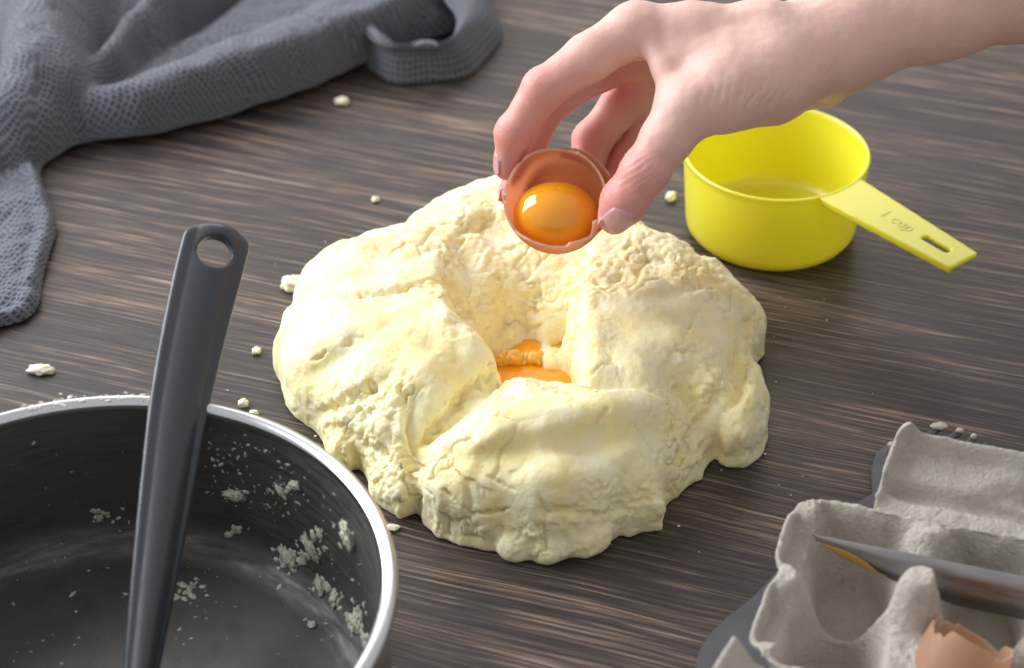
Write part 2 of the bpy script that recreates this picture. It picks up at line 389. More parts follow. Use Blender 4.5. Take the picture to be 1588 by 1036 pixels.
    for pl in cracks:
        dm = np.full(len(V), 1e3)
        for (a, b) in zip(pl[:-1], pl[1:]):
            a = np.array(a, float); d = np.array(b)-a; tt = np.clip(((u-a[0])*d[0]+(v-a[1])*d[1])/(d@d), 0, 1)
            dm = np.minimum(dm, np.hypot(u-a[0]-tt*d[0]+wob, v-a[1]-tt*d[1]+wob*.7))
        disp -= .0028*np.exp(-(dm/2.6)**2)*face*np.clip(.5+1.2*perlin(V*120+pl[0][0]), .1, 1.2)
    for pl, dp, wd in (([(770, 572), (730, 600), (692, 642), (655, 695), (640, 740)], 3.2, 6), ([(1052, 602), (1092, 640), (1085, 690), (1050, 720)], 3.0, 8), ([(905, 398), (882, 440), (884, 490), (893, 540)], 2.6, 6),
                       ([(500, 640), (545, 612), (575, 600)], 3.0, 7), ([(625, 620), (640, 670), (645, 720)], 3.0, 9), ([(700, 385), (690, 430), (712, 470)], 2.6, 8), ([(760, 330), (745, 350), (720, 352)], 3.0, 8), ([(1165, 500), (1172, 560)], 2, 8),
                       ([(1000, 395), (1040, 400), (1080, 415)], 1.8, 5), ([(530, 665), (560, 690), (590, 700)], 2.4, 6), ([(590, 450), (660, 440)], 1.6, 4), ([(950, 430), (1010, 418), (1080, 440)], 1.6, 7), ([(860, 790), (935, 802), (1000, 770)], 2.2, 5), ([(838, 790), (845, 850)], 2.2, 4)):
        dm = np.full(len(V), 1e3)
        for (a, b) in zip(pl[:-1], pl[1:]):
            a = np.array(a, float); d = np.array(b)-a; tt = np.clip(((u-a[0])*d[0]+(v-a[1])*d[1])/(d@d), 0, 1)
            dm = np.minimum(dm, np.hypot(u-a[0]-tt*d[0]+wob*1.3, v-a[1]-tt*d[1]+wob))
        disp -= dp*1e-3*np.exp(-(dm/wd)**2)*face
    V = V+N*disp[:, None]
    V[:, 2] = np.maximum(V[:, 2], 0.0004)
    base = np.array([c0[0], c0[1], 0])
    o = rooted('dough_ring', V, Q, dough_m, base)
    tag(o, 'thick ring of pale yellow dough with a well in the middle, lying on the table', 'dough')
    return o
dough = build_dough()
yolk_m = Mat('egg_yolk').set(Base_Color=(1.0, 0.39, 0.010, 1), Roughness=0.06, Subsurface_Weight=0.45, Subsurface_Radius=(1, .35, .05), Subsurface_Scale=.005, Coat_Weight=.6, Coat_Roughness=.02, Specular_IOR_Level=.55).m
def blob_mesh(rx, ry, rz, seed, amp, freq, sub=4, flat=None):
    bm = bmesh.new(); bmesh.ops.create_icosphere(bm, subdivisions=sub, radius=1.0)
    V = np.array([v.co[:] for v in bm.verts]); F = np.array([[v.index for v in f.verts] for f in bm.faces]); bm.free()
    n = fbm(V*freq+seed*7.7, 3)*amp
    V = V*(1+n)[:, None]*np.array([rx, ry, rz])
    if flat is not None: V[:, 2] = np.maximum(V[:, 2], -flat)
    return V, F
def lying(name, V, F, m, p, label, cat, group=None):
    V = V.copy(); V[:, 2] -= V[:, 2].min(); o = link(name, np_mesh(name, V, F), m); o.location = p
    return tag(o, label, cat, group)
p = G(856, 592, 0.004); V, F = blob_mesh(.027, .030, .0050, 3, .10, 1.6, 5)
yolk2_m = Mat('soft_yolk').set(Base_Color=(.98, .38, .014, 1), Roughness=.32, Subsurface_Weight=.4, Subsurface_Radius=(1, .35, .05), Subsurface_Scale=.004, Specular_IOR_Level=.3).m
lying('egg_yolk', V, F, yolk2_m, (p[0], p[1], .001), 'broken orange egg yolk lying in the well of the dough ring', 'egg yolk')
V, F = join([(blob_mesh(.0042, .0038, .0034, 11+i, .4, 2.0, 3)[0]+np.array([(i-1.5)*.0046, rng.uniform(-.002, .002), rng.uniform(0, .002)]), blob_mesh(1, 1, 1, 11+i, .3, 2, 3)[1]) for i in range(4)])
p = G(806, 566, .008); lying('dough_lump', V, F, Mat('yolky_dough').set(Base_Color=(.88, .50, .08, 1), Roughness=.3, Subsurface_Weight=.3, Subsurface_Scale=.003, Subsurface_Radius=(1, .5, .1)).m,
      (p[0], p[1], .006), 'yolk-soaked orange dough crumbs beside the yolk in the well', 'dough crumb')
# ================================================================== MEASURING CUP
def mat_plastic():
    M = Mat('yellow_plastic').set(Base_Color=(0.93, 0.85, 0.045, 1), Roughness=.36, Subsurface_Weight=.6, Subsurface_Radius=(1, .9, .1), Subsurface_Scale=.006, Specular_IOR_Level=.9, Coat_Weight=.5, Coat_Roughness=.32)
    tr = M.n('ShaderNodeBsdfTranslucent'); tr.inputs[0].default_value = (.95, .86, .06, 1); mx = M.n('ShaderNodeMixShader'); mx.inputs[0].default_value = .16
    M.l(M.b.outputs[0], mx.inputs[1]); M.l(tr.outputs[0], mx.inputs[2]); M.l(mx.outputs[0], M.t.nodes['Material Output'].inputs['Surface'])
    return M.m
yel = mat_plastic()
def build_cup():
    hC = .044; rc = G(1204, 236, hC); base = np.array([rc[0], rc[1], 0])
    root = thing('measuring_cup', base, 'bright yellow plastic measuring cup with flat slotted handle behind the dough', 'measuring cup')
    Rt, Rb, th = .0432, .0405, .0017
    prof = [(0.0005, .0010), (Rb-.010, .0010), (Rb-.006, .0013), (Rb-.0025, .0030), (Rb-.0004, .0062), (Rb, .009)]
    prof += [(Rb+(Rt-Rb)*q, .009+(hC-.009)*q) for q in np.linspace(.1, 1, 10)]
    prof += [(Rt+.0004, hC+.0004), (Rt-.0002, hC+.0011), (Rt-.0010, hC+.0011), (Rt-th, hC+.0003)]
    prof += [(Rb-th+(Rt-Rb)*q, .009+(hC-.009)*q) for q in np.linspace(.95, 0, 10)] + [(Rb-th-.001, .0060), (Rb-th-.004, .0038), (Rb-th-.009, .0030), (.0005, .0030)]
    V, F = lathe(prof, 128); part('bowl', np_mesh('bowl', V+base, F), yel, root)
    # handle: signed distance in its own frame, x along the handle
    tip = (G(1515, 396, hC-.001)+G(1475, 422, hC-.001))/2; d = tip-rc; L = math.hypot(d[0], d[1]); ang = math.atan2(d[1], d[0])
    fl = Field((Rt-.006, -.017, hC-.006), (L+.004, .017, hC+.004), .00055)
    x, y, z = fl.grid((slice(None),)*3); x = x+0*y*z; y = y+0*x; z = z+0*x
    q = np.clip((x-Rt)/(L-Rt), 0, 1); wd = .0132-.0042*q
    d2 = np.maximum(np.abs(y)-(wd-.0016), np.abs(x-(L+Rt-.006)/2)-((L-Rt+.006)/2-.0016))
    dx, dy = np.maximum(np.abs(y)-(wd-.0016), 0), np.maximum(np.abs(x-(L+Rt-.006)/2)-((L-Rt+.006)/2-.0016), 0)
    d2 = np.where((dx > 0) & (dy > 0), np.hypot(dx, dy), d2)-.0016
    slot = np.hypot(x-np.clip(x, L-.022, L-.0105), y)-.0019; d2 = -smin(-d2, slot, 0)
    zz = np.abs(z-(hC-.0003))-.0011
    D = smin(-(-np.maximum(d2, zz)), 1.0+0*d2, 0)
    rim = np.maximum(np.abs(np.abs(y)-(wd-.0007))-.0007, np.abs(z-(hC-.0017))-.0012); rim = np.maximum(rim, d2); D = np.minimum(D, np.where(x > Rt-.001, rim, 1))
    D = np.maximum(D, Rt-.0008-np.hypot(x, y))
    V, Q = fl.mesh(D.astype(np.float32)); V = relax(V, Q, 2)
    c, s = math.cos(ang), math.sin(ang)
    W = np.stack([V[:, 0]*c-V[:, 1]*s, V[:, 0]*s+V[:, 1]*c, V[:, 2]], 1)+base
    hd = part('handle', np_mesh('handle', W, Q), yel, root)
    cu = bpy.data.curves.new('lettering', 'FONT'); cu.body = '1 cup'; cu.size = .0085; cu.extrude = .00014; cu.align_x = 'CENTER'; cu.align_y = 'CENTER'
    to = bpy.data.objects.new('tmp', cu); COL.objects.link(to); dg = bpy.context.evaluated_depsgraph_get()
    tm = bpy.data.meshes.new_from_object(to.evaluated_get(dg)); bpy.data.objects.remove(to)
    tm.transform(Matrix.Translation((rc[0]+c*(Rt+.033), rc[1]+s*(Rt+.033), hC+.0009)) @ Matrix.Rotation(ang, 4, 'Z'))
    link('lettering', tm, yel, hd)
build_cup()
# ================================================================== PAN
def mat_steel(name, col, rough, scr=.0):
    M = Mat(name).set(Base_Color=(*col, 1), Metallic=1.0, Roughness=rough); o = M.obj()
    n = M.noise(M.mapping(o, scale=(1, 1, 9)), 60, 4, .6); M.l(M.ramp(n, [(.3, rough*.8), (.7, rough*1.5)]), M.b.inputs['Roughness'])
    return M.m
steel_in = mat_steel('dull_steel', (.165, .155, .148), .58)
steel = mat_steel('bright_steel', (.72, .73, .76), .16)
PZ = .072
def build_pan():
    top = G(130, 906, PZ); base = np.array([top[0], top[1], 0])
    root = thing('cooking_pan', base, 'round stainless steel pan with dough residue in the lower left corner', 'pan')
    Rr = (proj(top+np.array([.1, 0, 0]))[0]-130)/.1; Rr = 487/Rr            # outer radius
    ri, ro, zf = Rr-.0050, Rr-.0035, .0035
    cr = .014
    inner = [(ri, PZ-.003), (ri-.0004, PZ-.012), (ri-.0012, PZ-.03)]
    inner += [(ri-.002-cr+cr*math.cos(a), zf+cr-cr*math.sin(a)) for a in np.linspace(0, math.pi/2, 8)]
    inner += [(ri*.6, zf), (ri*.3, zf), (.0004, zf)]
    V, F = lathe(inner[::-1], 160)
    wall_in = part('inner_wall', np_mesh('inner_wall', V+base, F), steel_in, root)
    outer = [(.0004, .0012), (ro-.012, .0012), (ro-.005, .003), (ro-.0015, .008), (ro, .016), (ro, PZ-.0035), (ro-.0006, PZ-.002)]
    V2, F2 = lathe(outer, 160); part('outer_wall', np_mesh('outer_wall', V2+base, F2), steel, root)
    rim = [(Rr-.0030+.0030*math.cos(a), PZ-.0028+.0028*math.sin(a)) for a in np.linspace(0, 2*math.pi, 20, endpoint=False)]
    V3, F3 = lathe(rim, 160, True); part('rim', np_mesh('rim', V3+base, F3), steel, root)
    bv = BVHTree.FromPolygons([Vector(x) for x in V+base], [tuple(int(i) for i in f) for f in F])
    return base, Rr, bv
pan_base, pan_R, pan_bvh = build_pan()
resid_m = Mat('wet_dough').set(Base_Color=(.60, .57, .46, 1), Roughness=.35, Subsurface_Weight=.3, Subsurface_Scale=.002, Subsurface_Radius=(1, .8, .4)).m
def on_pan(u, v):
    d = Vector(ray(u, v)).normalized(); h, n, i, dist = pan_bvh.ray_cast(Vector(CAM), d)
    if h is None: return None, None
    return h, (n if n.dot(d) < 0 else -n)
def stick(V, h, n, rot=0.0):
    q = n.to_track_quat('Z', 'Y').to_matrix() @ Matrix.Rotation(rot, 3, 'Z'); return V@np.array(q).T
names = []
for u, v, a, b, c, rot, lab in ((541, 830, .0052, .0034, .0022, -.8, 'largest pale dough bit stuck high inside the pan wall, near the bright rim'),
                                (552, 965, .0040, .0028, .0014, -1.0, 'long pale dough smear low inside the pan, at the right-hand bottom edge'),
                                (363, 768, .0042, .0022, .0011, .2, 'ragged dough smear on the pan wall, nearest the grey handle'),
                                (458, 752, .0024, .0017, .0012, .3, 'small round dough bit on the pan wall, upper of a close pair'),
                                (436, 762, .0032, .0012, .0009, -.8, 'thin curved dough streak on the pan wall beside a small round bit'),
                                (447, 865, .0052, .0026, .0014, -.7, 'lumpy dough smear on the pan wall, upper left end of the broad smear line'),
                                (483, 850, .0055, .0024, .0014, -.8, 'lumpy dough smear on the pan wall, middle of the broad smear line'),
                                (497, 908, .0040, .0017, .0012, -.8, 'short dough smear under the broad smear line in the pan'),
                                (484, 970, .0018, .0013, .0011, 0, 'single dough crumb on the dark bottom of the pan'),
                                (519, 928, .0036, .0019, .0012, -1.1, 'dough smear between the broad smear line and the long low smear')):
    h, n = on_pan(u, v)
    if h is None: continue
    V, F = blob_mesh(a, b, c*.7, u, .55, 2.6, 4); o = link('dough_residue', np_mesh('dough_residue', stick(V, h, n, rot), F), resid_m)
    o.location = h+n*c*.35; tag(o, lab, 'dough crumb', 'dough bits stuck inside the pan')
bits = []
for cu_, cv_, sx_, sy_, n_ in ((365, 768, 16, 8, 16), (440, 760, 14, 6, 10), (445, 868, 16, 13, 30), (480, 855, 18, 16, 34), (497, 908, 12, 9, 14), (520, 930, 8, 14, 18), (552, 962, 12, 22, 40), (566, 995, 6, 14, 16), (365, 825, 10, 8, 8), (160, 800, 24, 8, 14), (240, 812, 14, 8, 10),
                          (335, 718, 5, 5, 5), (540, 830, 10, 12, 20), (290, 920, 22, 10, 14), (300, 905, 20, 5, 8)):
    for k in range(n_):
        h, n = on_pan(cu_+rng.normal(0, sx_*.6)+(rng.normal(0, 1))*0, cv_+rng.normal(0, sy_*.6))
        if h is None or h.z > PZ-.006: continue
        r = .0007*math.exp(rng.normal(0, .35)); V, F = blob_mesh(r*rng.uniform(1, 1.8), r, r*.42, k+cu_, .35, 2, 3); bits.append((stick(V, h, n, rng.uniform(0, 6))+np.array(h), F))
for k in range(380):
    if k < 250:
        q = rng.uniform(0, 1); u0, v0 = 330+q*240, 690+q*q*200+q*110; u, v = u0+rng.normal(0, 38), v0+rng.normal(0, 34)
    elif k < 330: u, v = rng.uniform(20, 480), rng.uniform(680, 1030)
    else: u, v = rng.normal(290, 40), rng.normal(925, 30)
    h, n = on_pan(u, v)
    if h is None or h.z > PZ-.008: continue
    r = .00024*math.exp(rng.normal(0, .5)); V, F = blob_mesh(r*rng.uniform(1, 3.0), r, r*.3, k, .3, 2, 2)
    bits.append((stick(V, h, n, rng.uniform(0, 6))+np.array(h), F))
for k in range(120):                           # flour and crumbs on the far rim
    a = R(rng.uniform(82, 112)); rr = pan_R-.003+rng.normal(0, .0012); r = .00026*math.exp(rng.normal(0, .5)); V, F = blob_mesh(r*2.2, r*1.4, r*.4, k, .3, 2, 2)
    bits.append((V+np.array([pan_base[0]+rr*math.cos(a), pan_base[1]+rr*math.sin(a), PZ-.0002]), F))
V, F = join(bits); tag(link('dough_specks', np_mesh('dough_specks', V, F), resid_m), 'tiny dried dough specks smeared round the inside of the pan', 'dough specks', None, 'stuff')
# ================================================================== SPATULA
def build_spatula():
    Rp = G(281, 620, PZ+.0045); Bp = G(206, 1150, .014)
    d = Rp-Bp; t = 1.0
    for _ in range(60):
        u, v, _t = proj(Bp+d*t); t += (v-338)*.0006
    E = Bp+d*t; ax = (E-Bp)/np.linalg.norm(E-Bp); L = np.linalg.norm(E-Bp)
    view = CAM-(E+Bp)/2; sd = np.cross(view, ax); sd /= np.linalg.norm(sd); sd = -sd if sd[0] < 0 else sd
    # roll the blade a little so that its right flank shows
    nrm = np.cross(sd, ax); nrm = nrm if nrm@view > 0 else -nrm
    ro = R(14); sd2 = sd*math.cos(ro)-nrm*math.sin(ro); nr2 = nrm*math.cos(ro)+sd*math.sin(ro)
    ws = []
    for vv, wpx in ((345, 108), (420, 108), (620, 97), (770, 86), (900, 74), (1036, 58), (1150, 50)):
        s = np.linspace(0, L*1.02, 400); pv = [proj(Bp+ax*q) for q in s]; k = int(np.argmin([abs(q[1]-vv) for q in pv])); ws.append((s[k], wpx*pv[k][2]/FPX/2))
    ws.sort(); sx, sw = np.array([a for a, b in ws]), np.array([b for a, b in ws])
    fl = Field((0, -.019, -.008), (L+.002, .019, .008), .0006)
    x, y, z = fl.grid((slice(None),)*3); wl = np.interp(fl.ax[0], sx, sw)[:, None, None]
    endcap = np.hypot(np.maximum(x-(L-.034), 0), y)-.034
    th = .0030+.0004*0*x
    crown = .0028*np.clip(1-(y/(wl*.66))**2, 0, 1)       # raised centre
    side_ = np.abs(y)-wl
    dz = np.maximum(z-(-.0012+crown+.0010*np.clip(1-(y/wl)**4, 0, 1)), -(z+.0042))
    D = -smin(-side_, -dz, .0016); D = -smin(-D, -(endcap+0*z), .006); D = np.maximum(D, -x+.001)
    hole = np.hypot(x-(L-.0135), y*.98)-.0068; D = -smin(-D, hole+0*z, .0014)
    for gy in (.62, -.62): D = np.maximum(D, -(np.hypot(y-gy*wl, z-.0012)-.0007) - 0*x)
    V, Q = fl.mesh(D.astype(np.float32)); V = relax(V, Q, 2)
    sR = float(np.linalg.norm(Rp-Bp)); bend = 26*_t/FPX*np.clip((V[:, :1]-sR*.9)/(L-sR*.9), 0, 1)**1.6
    W = Bp+V[:, :1]*ax+(V[:, 1:2]+bend)*sd2+V[:, 2:]*nr2
    root = thing('spatula', Bp, 'grey plastic kitchen utensil handle with round hanging hole leaning in the steel pan', 'spatula')
    M = Mat('grey_plastic').set(Base_Color=(.046, .052, .064, 1), Roughness=.33, Specular_IOR_Level=.55); n = M.noise(M.obj(), 700, 2); M.bump(n, .0002, .25)
    part('handle', np_mesh('handle', W, Q), M.m, root)
    # the blade lying below the frame inside the pan
    fx = np.array([0, -1, 0.0]); nv = 14; U, VV = np.meshgrid(np.linspace(0, .05, nv), np.linspace(-1, 1, 12), indexing='ij')
    wid = .0085+.018*sstep(0, .02, U); P = np.stack([Bp[0]-.17*U+VV*wid, Bp[1]+.012-U, Bp[2]-.004*sstep(0, .02, U)-.001+0*U], 2).reshape(-1, 3)
    V, F = shell(P, grid_faces(nv, 12), .002); part('blade', np_mesh('blade', V, F), M.m, root)
build_spatula()
# ================================================================== HAND
def mat_skin():
    M = Mat('skin'); o = M.obj()
    a = M.n('ShaderNodeAttribute', attribute_name='red').outputs['Fac']
    n = M.noise(o, 45, 4, .6); n2 = M.noise(o, 14, 2, .5)
    base = M.mix(M.ramp(n2, [(.35, 0.0), (.65, 1.0)]), (.80, .535, .465), (.77, .49, .425))
    c = M.mix(a, base, (.72, .275, .24)); c = M.mix(M.ramp(n, [(.45, 0.0), (.75, .35)]), c, (.70, .40, .33))
    M.color(c)
    M.set(Roughness=.46, Subsurface_Weight=.35, Subsurface_Radius=(1, .36, .2), Subsurface_Scale=.0045, Specular_IOR_Level=.4)
    v = M.n('ShaderNodeTexVoronoi'); v.feature = 'DISTANCE_TO_EDGE'; v.inputs['Scale'].default_value = 900; M.l(o, v.inputs['Vector'])
    M.bump(M.math('ADD', M.math('MINIMUM', v.outputs['Distance'], .25), M.math('MULTIPLY', M.noise(o, 350, 3), .6)), .0005, .35)
    return M.m
def build_hand():
    # camera-aligned frame: x right, y up, z toward the viewer's far side (depth)
    def L(u, v, t): return np.array([(u-CU)/FPX*t, -(v-CV)/FPX*t, t])
    fl = Field((-.018, .036, .822), (.282, .215, .955), .00085)
    def chain(pts, k, F=None):
        F = fl.new() if F is None else F
        for a, b in zip(pts[:-1], pts[1:]): fl.cone(F, L(*a[:3]), a[3], L(*b[:3]), b[3], k)
        return F
    palm = fl.new()
    chain([(985, 46, .866, .0108), (1075, 55, .868, .0122), (1180, 62, .872, .0150), (1285, 72, .880, .0165)], .008, palm)   # index metacarpal
    chain([(990, 84, .888, .0105), (1120, 70, .890, .0125), (1285, 55, .892, .0165)], .008, palm)
    chain([(1003, 122, .901, .0105), (1130, 100, .902, .0125), (1285, 75, .896, .016)], .008, palm)
    chain([(1030, 150, .911, .0100), (1150, 130, .908, .0130), (1270, 112, .900, .0135)], .008, palm)                      # little-finger side
    chain([(1150, 150, .902, .0118), (1272, 122, .896, .0110)], .006, palm)                                                # heel of the hand
    chain([(1066, 168, .850, .0122), (1125, 140, .855, .0158), (1190, 118, .864, .0185), (1275, 85, .878, .0165)], .008, palm)  # thenar
    chain([(1052, 95, .860, .0078), (1120, 95, .862, .0130)], .008, palm)
    chain([(1008, 66, .860, .0048), (1030, 108, .856, .0044), (1044, 150, .852, .0062)], .004, palm)                       # web of skin
    chain([(1280, 68, .886, .0180), (1330, 48, .889, .0190), (1450, 2, .896, .0232), (1600, -45, .905, .0275), (1800, -110, .918, .031)], .012, palm)
    fingers = {
        'index': [(985, 46, .866, .0108), (915, 88, .864, .0098), (842, 138, .864, .0083), (797, 206, .868, .0074), (787, 258, .874, .0059)],
        'middle': [(990, 84, .888, .0105), (918, 112, .888, .0092), (845, 165, .888, .0080), (815, 238, .889, .0072), (796, 302, .892, .0060)],
        'ring': [(1003, 122, .901, .0100), (962, 165, .904, .0086), (919, 216, .906, .0080), (905, 275, .902, .0070), (890, 325, .896, .0060)],
        'little': [(1030, 150, .911, .0095), (1006, 188, .913, .0076), (970, 244, .913, .0068), (945, 290, .908, .0062), (925, 325, .902, .0055)],
        'thumb': [(1066, 168, .850, .0122), (1034, 215, .849, .0100), (1000, 266, .849, .0091), (968, 312, .853, .0088), (954, 336, .856, .0072)]}
    out = palm.copy()
    for nme, pts in fingers.items():
        fk = chain(pts, .003 if nme != 'thumb' else .004); out = np.minimum(out, smin(palm, fk, .005))
    V, Q = fl.mesh(out); V = relax(V, Q, 4, .5)
    Wd = lambda X: CAM+X[:, :1]*RGT+X[:, 1:2]*UPV+X[:, 2:]*FWD
    W = Wd(V); Q = Q[:, ::-1]; N = normals(W, Q); u, v, t = proj(W); disp = np.zeros(len(W)); red = np.zeros(len(W))
    face = np.clip((N@(-FWD))*2+.2, 0, 1)
    jd = {}
    for nme, pts in fingers.items():
        P = np.array([H(*a[:3]) for a in pts]); rr = [a[3] for a in pts]
        # joint creases and knuckles
        for j in (2, 3):
            axd = P[j+1]-P[j-1]; axd /= np.linalg.norm(axd); q = W-P[j]; al = q@axd; rad = np.linalg.norm(q-al[:, None]*axd, axis=1)
            near = np.exp(-((np.maximum(rad-rr[j], 0))/.003)**2)*(rad < rr[j]*1.5)
            for s_, a_ in ((0, .00042), (.0016, .00026), (-.0017, .00024)):
                disp -= near*a_*np.exp(-((al-s_+.0006*np.sin(rad*900))/.00045)**2)
            disp += near*.0004*np.exp(-(al/.005)**2)
        dd = np.full(len(W), 9.)
        for a, b in zip(P[:-1], P[1:]):
            d = b-a; tt = np.clip(((W-a)@d)/(d@d), 0, 1); dd = np.minimum(dd, np.linalg.norm(W-a-tt[:, None]*d, axis=1))
        tip = np.linalg.norm(W-P[-1], axis=1)
        on = (dd < .0125)
        red = np.maximum(red, on*np.clip(1.0*np.exp(-(tip/.026)**2)+.45*np.exp(-(np.linalg.norm(W-P[2], axis=1)/.009)**2)+(.42 if nme != 'thumb' else .08)*sstep(.05, .0, np.linalg.norm(W-P[2], axis=1)), 0, .9))
    # palm side is pinker
    pl = np.exp(-(((u-965)/50)**2+((v-140)/60)**2))*sstep(.862, .875, t); red = np.maximum(red, .95*pl)
    # thumb-base skin folds
    m = np.exp(-(((u-1160)/75)**2+((v-158)/30)**2)); ph = (u-1160)*.95+(v-158)*.25+((u-1160)*(v-158))*.006+fbm(W*60, 2)*12
    disp += face*m*(-.00045)*np.clip(np.sin(ph*2*math.pi/15), 0, 1)**3
    m = np.exp(-(((u-1215)/60)**2+((v-178+(u-1215)*.5)/9)**2)); disp -= face*m*.0004
    # thumb knuckle wrinkles
    m = np.exp(-(((u-985)/38)**2+((v-262)/26)**2)); ph = (u-985)*.55+(v-262)*.84+fbm(W*150, 2)*4
    disp += face*m*(-.00042)*np.clip(np.sin(ph*2*math.pi/9), 0, 1)**2
    disp += .00025*fbm(W*120, 2)
    W = W+N*disp[:, None]
    me = np_mesh('hand', W, Q); attr(me, 'red', red)
    root = thing('person', H(1800, -110, .918), 'bare hand and forearm reaching in from the right, holding an open egg over the dough', 'person')
    skin = mat_skin(); body = part('hand', me, skin, root)
    bv = BVHTree.FromPolygons([Vector(x) for x in W], [tuple(int(i) for i in f) for f in Q])
    nail_m = Mat('nail').set(Base_Color=(.68, .36, .36, 1), Roughness=.2, Subsurface_Weight=.3, Subsurface_Scale=.002, Subsurface_Radius=(1, .4, .3), Specular_IOR_Level=.5).m
    def nail(c, axd, out_dir, ln, wd):
        axd = axd/np.linalg.norm(axd); out_dir = out_dir-axd*(out_dir@axd); out_dir /= np.linalg.norm(out_dir); sd = np.cross(axd, out_dir)
        nu, nv_ = 13, 11; P = []
        for a in np.linspace(-1, 1, nu):
            for b in np.linspace(-1, 1, nv_):
                k = (1-.16*max(0, -a)**2-.10*max(0, a)**3)
                s = a*ln/2*(1-.18*abs(b)**2.5*(1 if a < 0 else .6)); pt = c+axd*s+sd*(b*wd/2*k)+out_dir*.03
                h, n, i, d = bv.ray_cast(Vector(pt), Vector(-out_dir), .045)
                if h is None: h = Vector(c+axd*s+sd*(b*wd/2*k))
                P.append(np.array(h)+out_dir*(.00048-.0005*max(abs(b)**6, max(0, -a)**8)))
        P = np.array(P); F = grid_faces(nu, nv_)
        if (normals(P, F)@out_dir).mean() < 0: F = F[:, ::-1]
        V2, F2 = shell(P, F, .0006); part('fingernail', np_mesh('fingernail', V2, F2), nail_m, root)
    th = fingers['thumb']; a, b = H(*th[3][:3]), H(*th[4][:3])
    nail(H(957, 339, .851), b-a, -FWD*.93+RGT*.33-UPV*.14, .0125, .0120)
    ix = fingers['index']; nail(H(780, 255, .872), H(*ix[4][:3])-H(*ix[3][:3]), -RGT*.9+FWD*.45, .0095, .0085)
    md = fingers['middle']; nail(H(785, 297, .892), H(*md[4][:3])-H(*md[3][:3]), -RGT*.8+FWD*.6, .0095, .0085)
build_hand()
# ================================================================== EGGS
def mat_shell(name, c1, c2):
    M = Mat(name); n = M.noise(M.obj(), 120, 4, .6); M.color(M.ramp(n, [(.3, c1), (.7, c2)]))
    M.set(Roughness=.45, Subsurface_Weight=.4, Subsurface_Radius=(1, .5, .3), Subsurface_Scale=.003); M.bump(M.noise(M.obj(), 900, 2), .0002, .4)
    tr = M.n('ShaderNodeBsdfTranslucent'); tr.inputs[0].default_value = (*c2, 1); mx = M.n('ShaderNodeMixShader'); mx.inputs[0].default_value = .62
    M.l(M.b.outputs[0], mx.inputs[1]); M.l(tr.outputs[0], mx.inputs[2]); M.l(mx.outputs[0], M.t.nodes['Material Output'].inputs['Surface']); return M.m
shell_m = mat_shell('brown_eggshell', (.72, .36, .19), (.78, .42, .24)); lining_m = mat_shell('shell_lining', (.95, .66, .46), (.96, .71, .53))
white_m = mat_shell('shell_edge', (.80, .62, .50), (.85, .70, .60))
def egg_half(Rm, depth, rim_amp, seed, nt=160, nr=28, off=0.0, front=.0, side=False):
    """bowl opening toward +z: rim near z = 0, bottom at z = -depth"""
    a = np.arange(nt)*2*math.pi/nt; ring = np.stack([np.cos(a)*1.3, np.sin(a)*1.3, 0*a+seed], 1)
    rr_ = np.random.default_rng(int(seed)); na = 30; ka = np.sort(rr_.uniform(0, 2*math.pi, na)); kh = rr_.uniform(-.6, 1.0, na)
    jag = np.interp(a, ka, kh, period=2*math.pi)*rim_amp*(.30+.70*(.5+.5*np.cos(a-.5)) if side else 1.0)+.0004*perlin(ring*9+7)
    V = []
    for i in range(nt):
        s0 = math.asin(min(.6, max(-.6, jag[i]/depth+front)))
        for q in np.linspace(0, 1, nr):
            ph = -math.pi/2+(math.pi/2+s0)*(q**.85); r = (Rm-off)*math.cos(ph); z = (depth-off)*math.sin(ph)
            V.append((max(r, 1e-5)*math.cos(a[i]), max(r, 1e-5)*math.sin(a[i]), z))
    return np.array(V), grid_faces(nt, nr, True), nr
def egg_thing(name, c, n, up, Rm, depth, rim_amp, seed, label, cat, front=.05, sm=None, side=False):
    n = np.array(n)/np.linalg.norm(n); x = np.cross(up, n); x /= np.linalg.norm(x); y = np.cross(n, x)
    M = np.stack([x, y, n], 1)
    root = thing(name, c, label, cat)
    V, F, nr = egg_half(Rm, depth, rim_amp, seed, front=front, side=side); Vi, Fi, _ = egg_half(Rm, depth, rim_amp, seed, off=.0008, front=front, side=side)
    part('shell', np_mesh('shell', V@M.T+c, F), sm or shell_m, root); part('lining', np_mesh('lining', Vi@M.T+c, Fi[:, ::-1]), lining_m, root)
    nt = len(V)//nr; e = np.arange(nt)*nr+nr-1; W = np.concatenate([V[e]*1.004, Vi[e]*.990]); k = np.arange(nt); Fe = np.stack([k, (k+1) % nt, (k+1) % nt+nt, k+nt], 1)
    part('broken_edge', np_mesh('broken_edge', W@M.T+c, Fe), white_m, root)
    return root, M
rim_m = mat_shell('pale_shell', (.72, .46, .32), (.80, .56, .42))
egg_c = H(862, 311, .866); egg_n = -FWD*.96+UPV*.20-RGT*.12
egg_root, egg_M = egg_thing('egg_shell', egg_c, egg_n, UPV, .0212, .030, .0085, 4.0, 'open half of a brown eggshell held between thumb and fingers', 'eggshell', front=.10, side=True)
erot = egg_M; k = 40; P = []
for i in range(k):
    a = R(-38+125*i/(k-1)); j_ = .0011*float(perlin(np.array([[i*.42, 3.3, 1.7]]))[0])+.0009*float(perlin(np.array([[i*1.1, 8.1, 1.7]]))[0]); e_ = math.sin(math.pi*i/(k-1))**.5
    for q in np.linspace(0, 1, 7): zz = -.0060*(1-q)+(.0006+1.8*j_)*q-.0006; rr = (.0214*math.sqrt(max(.05, 1-(min(0, zz)/.030)**2))+.0030*q*e_); P.append((rr*math.cos(a), rr*math.sin(a), zz))
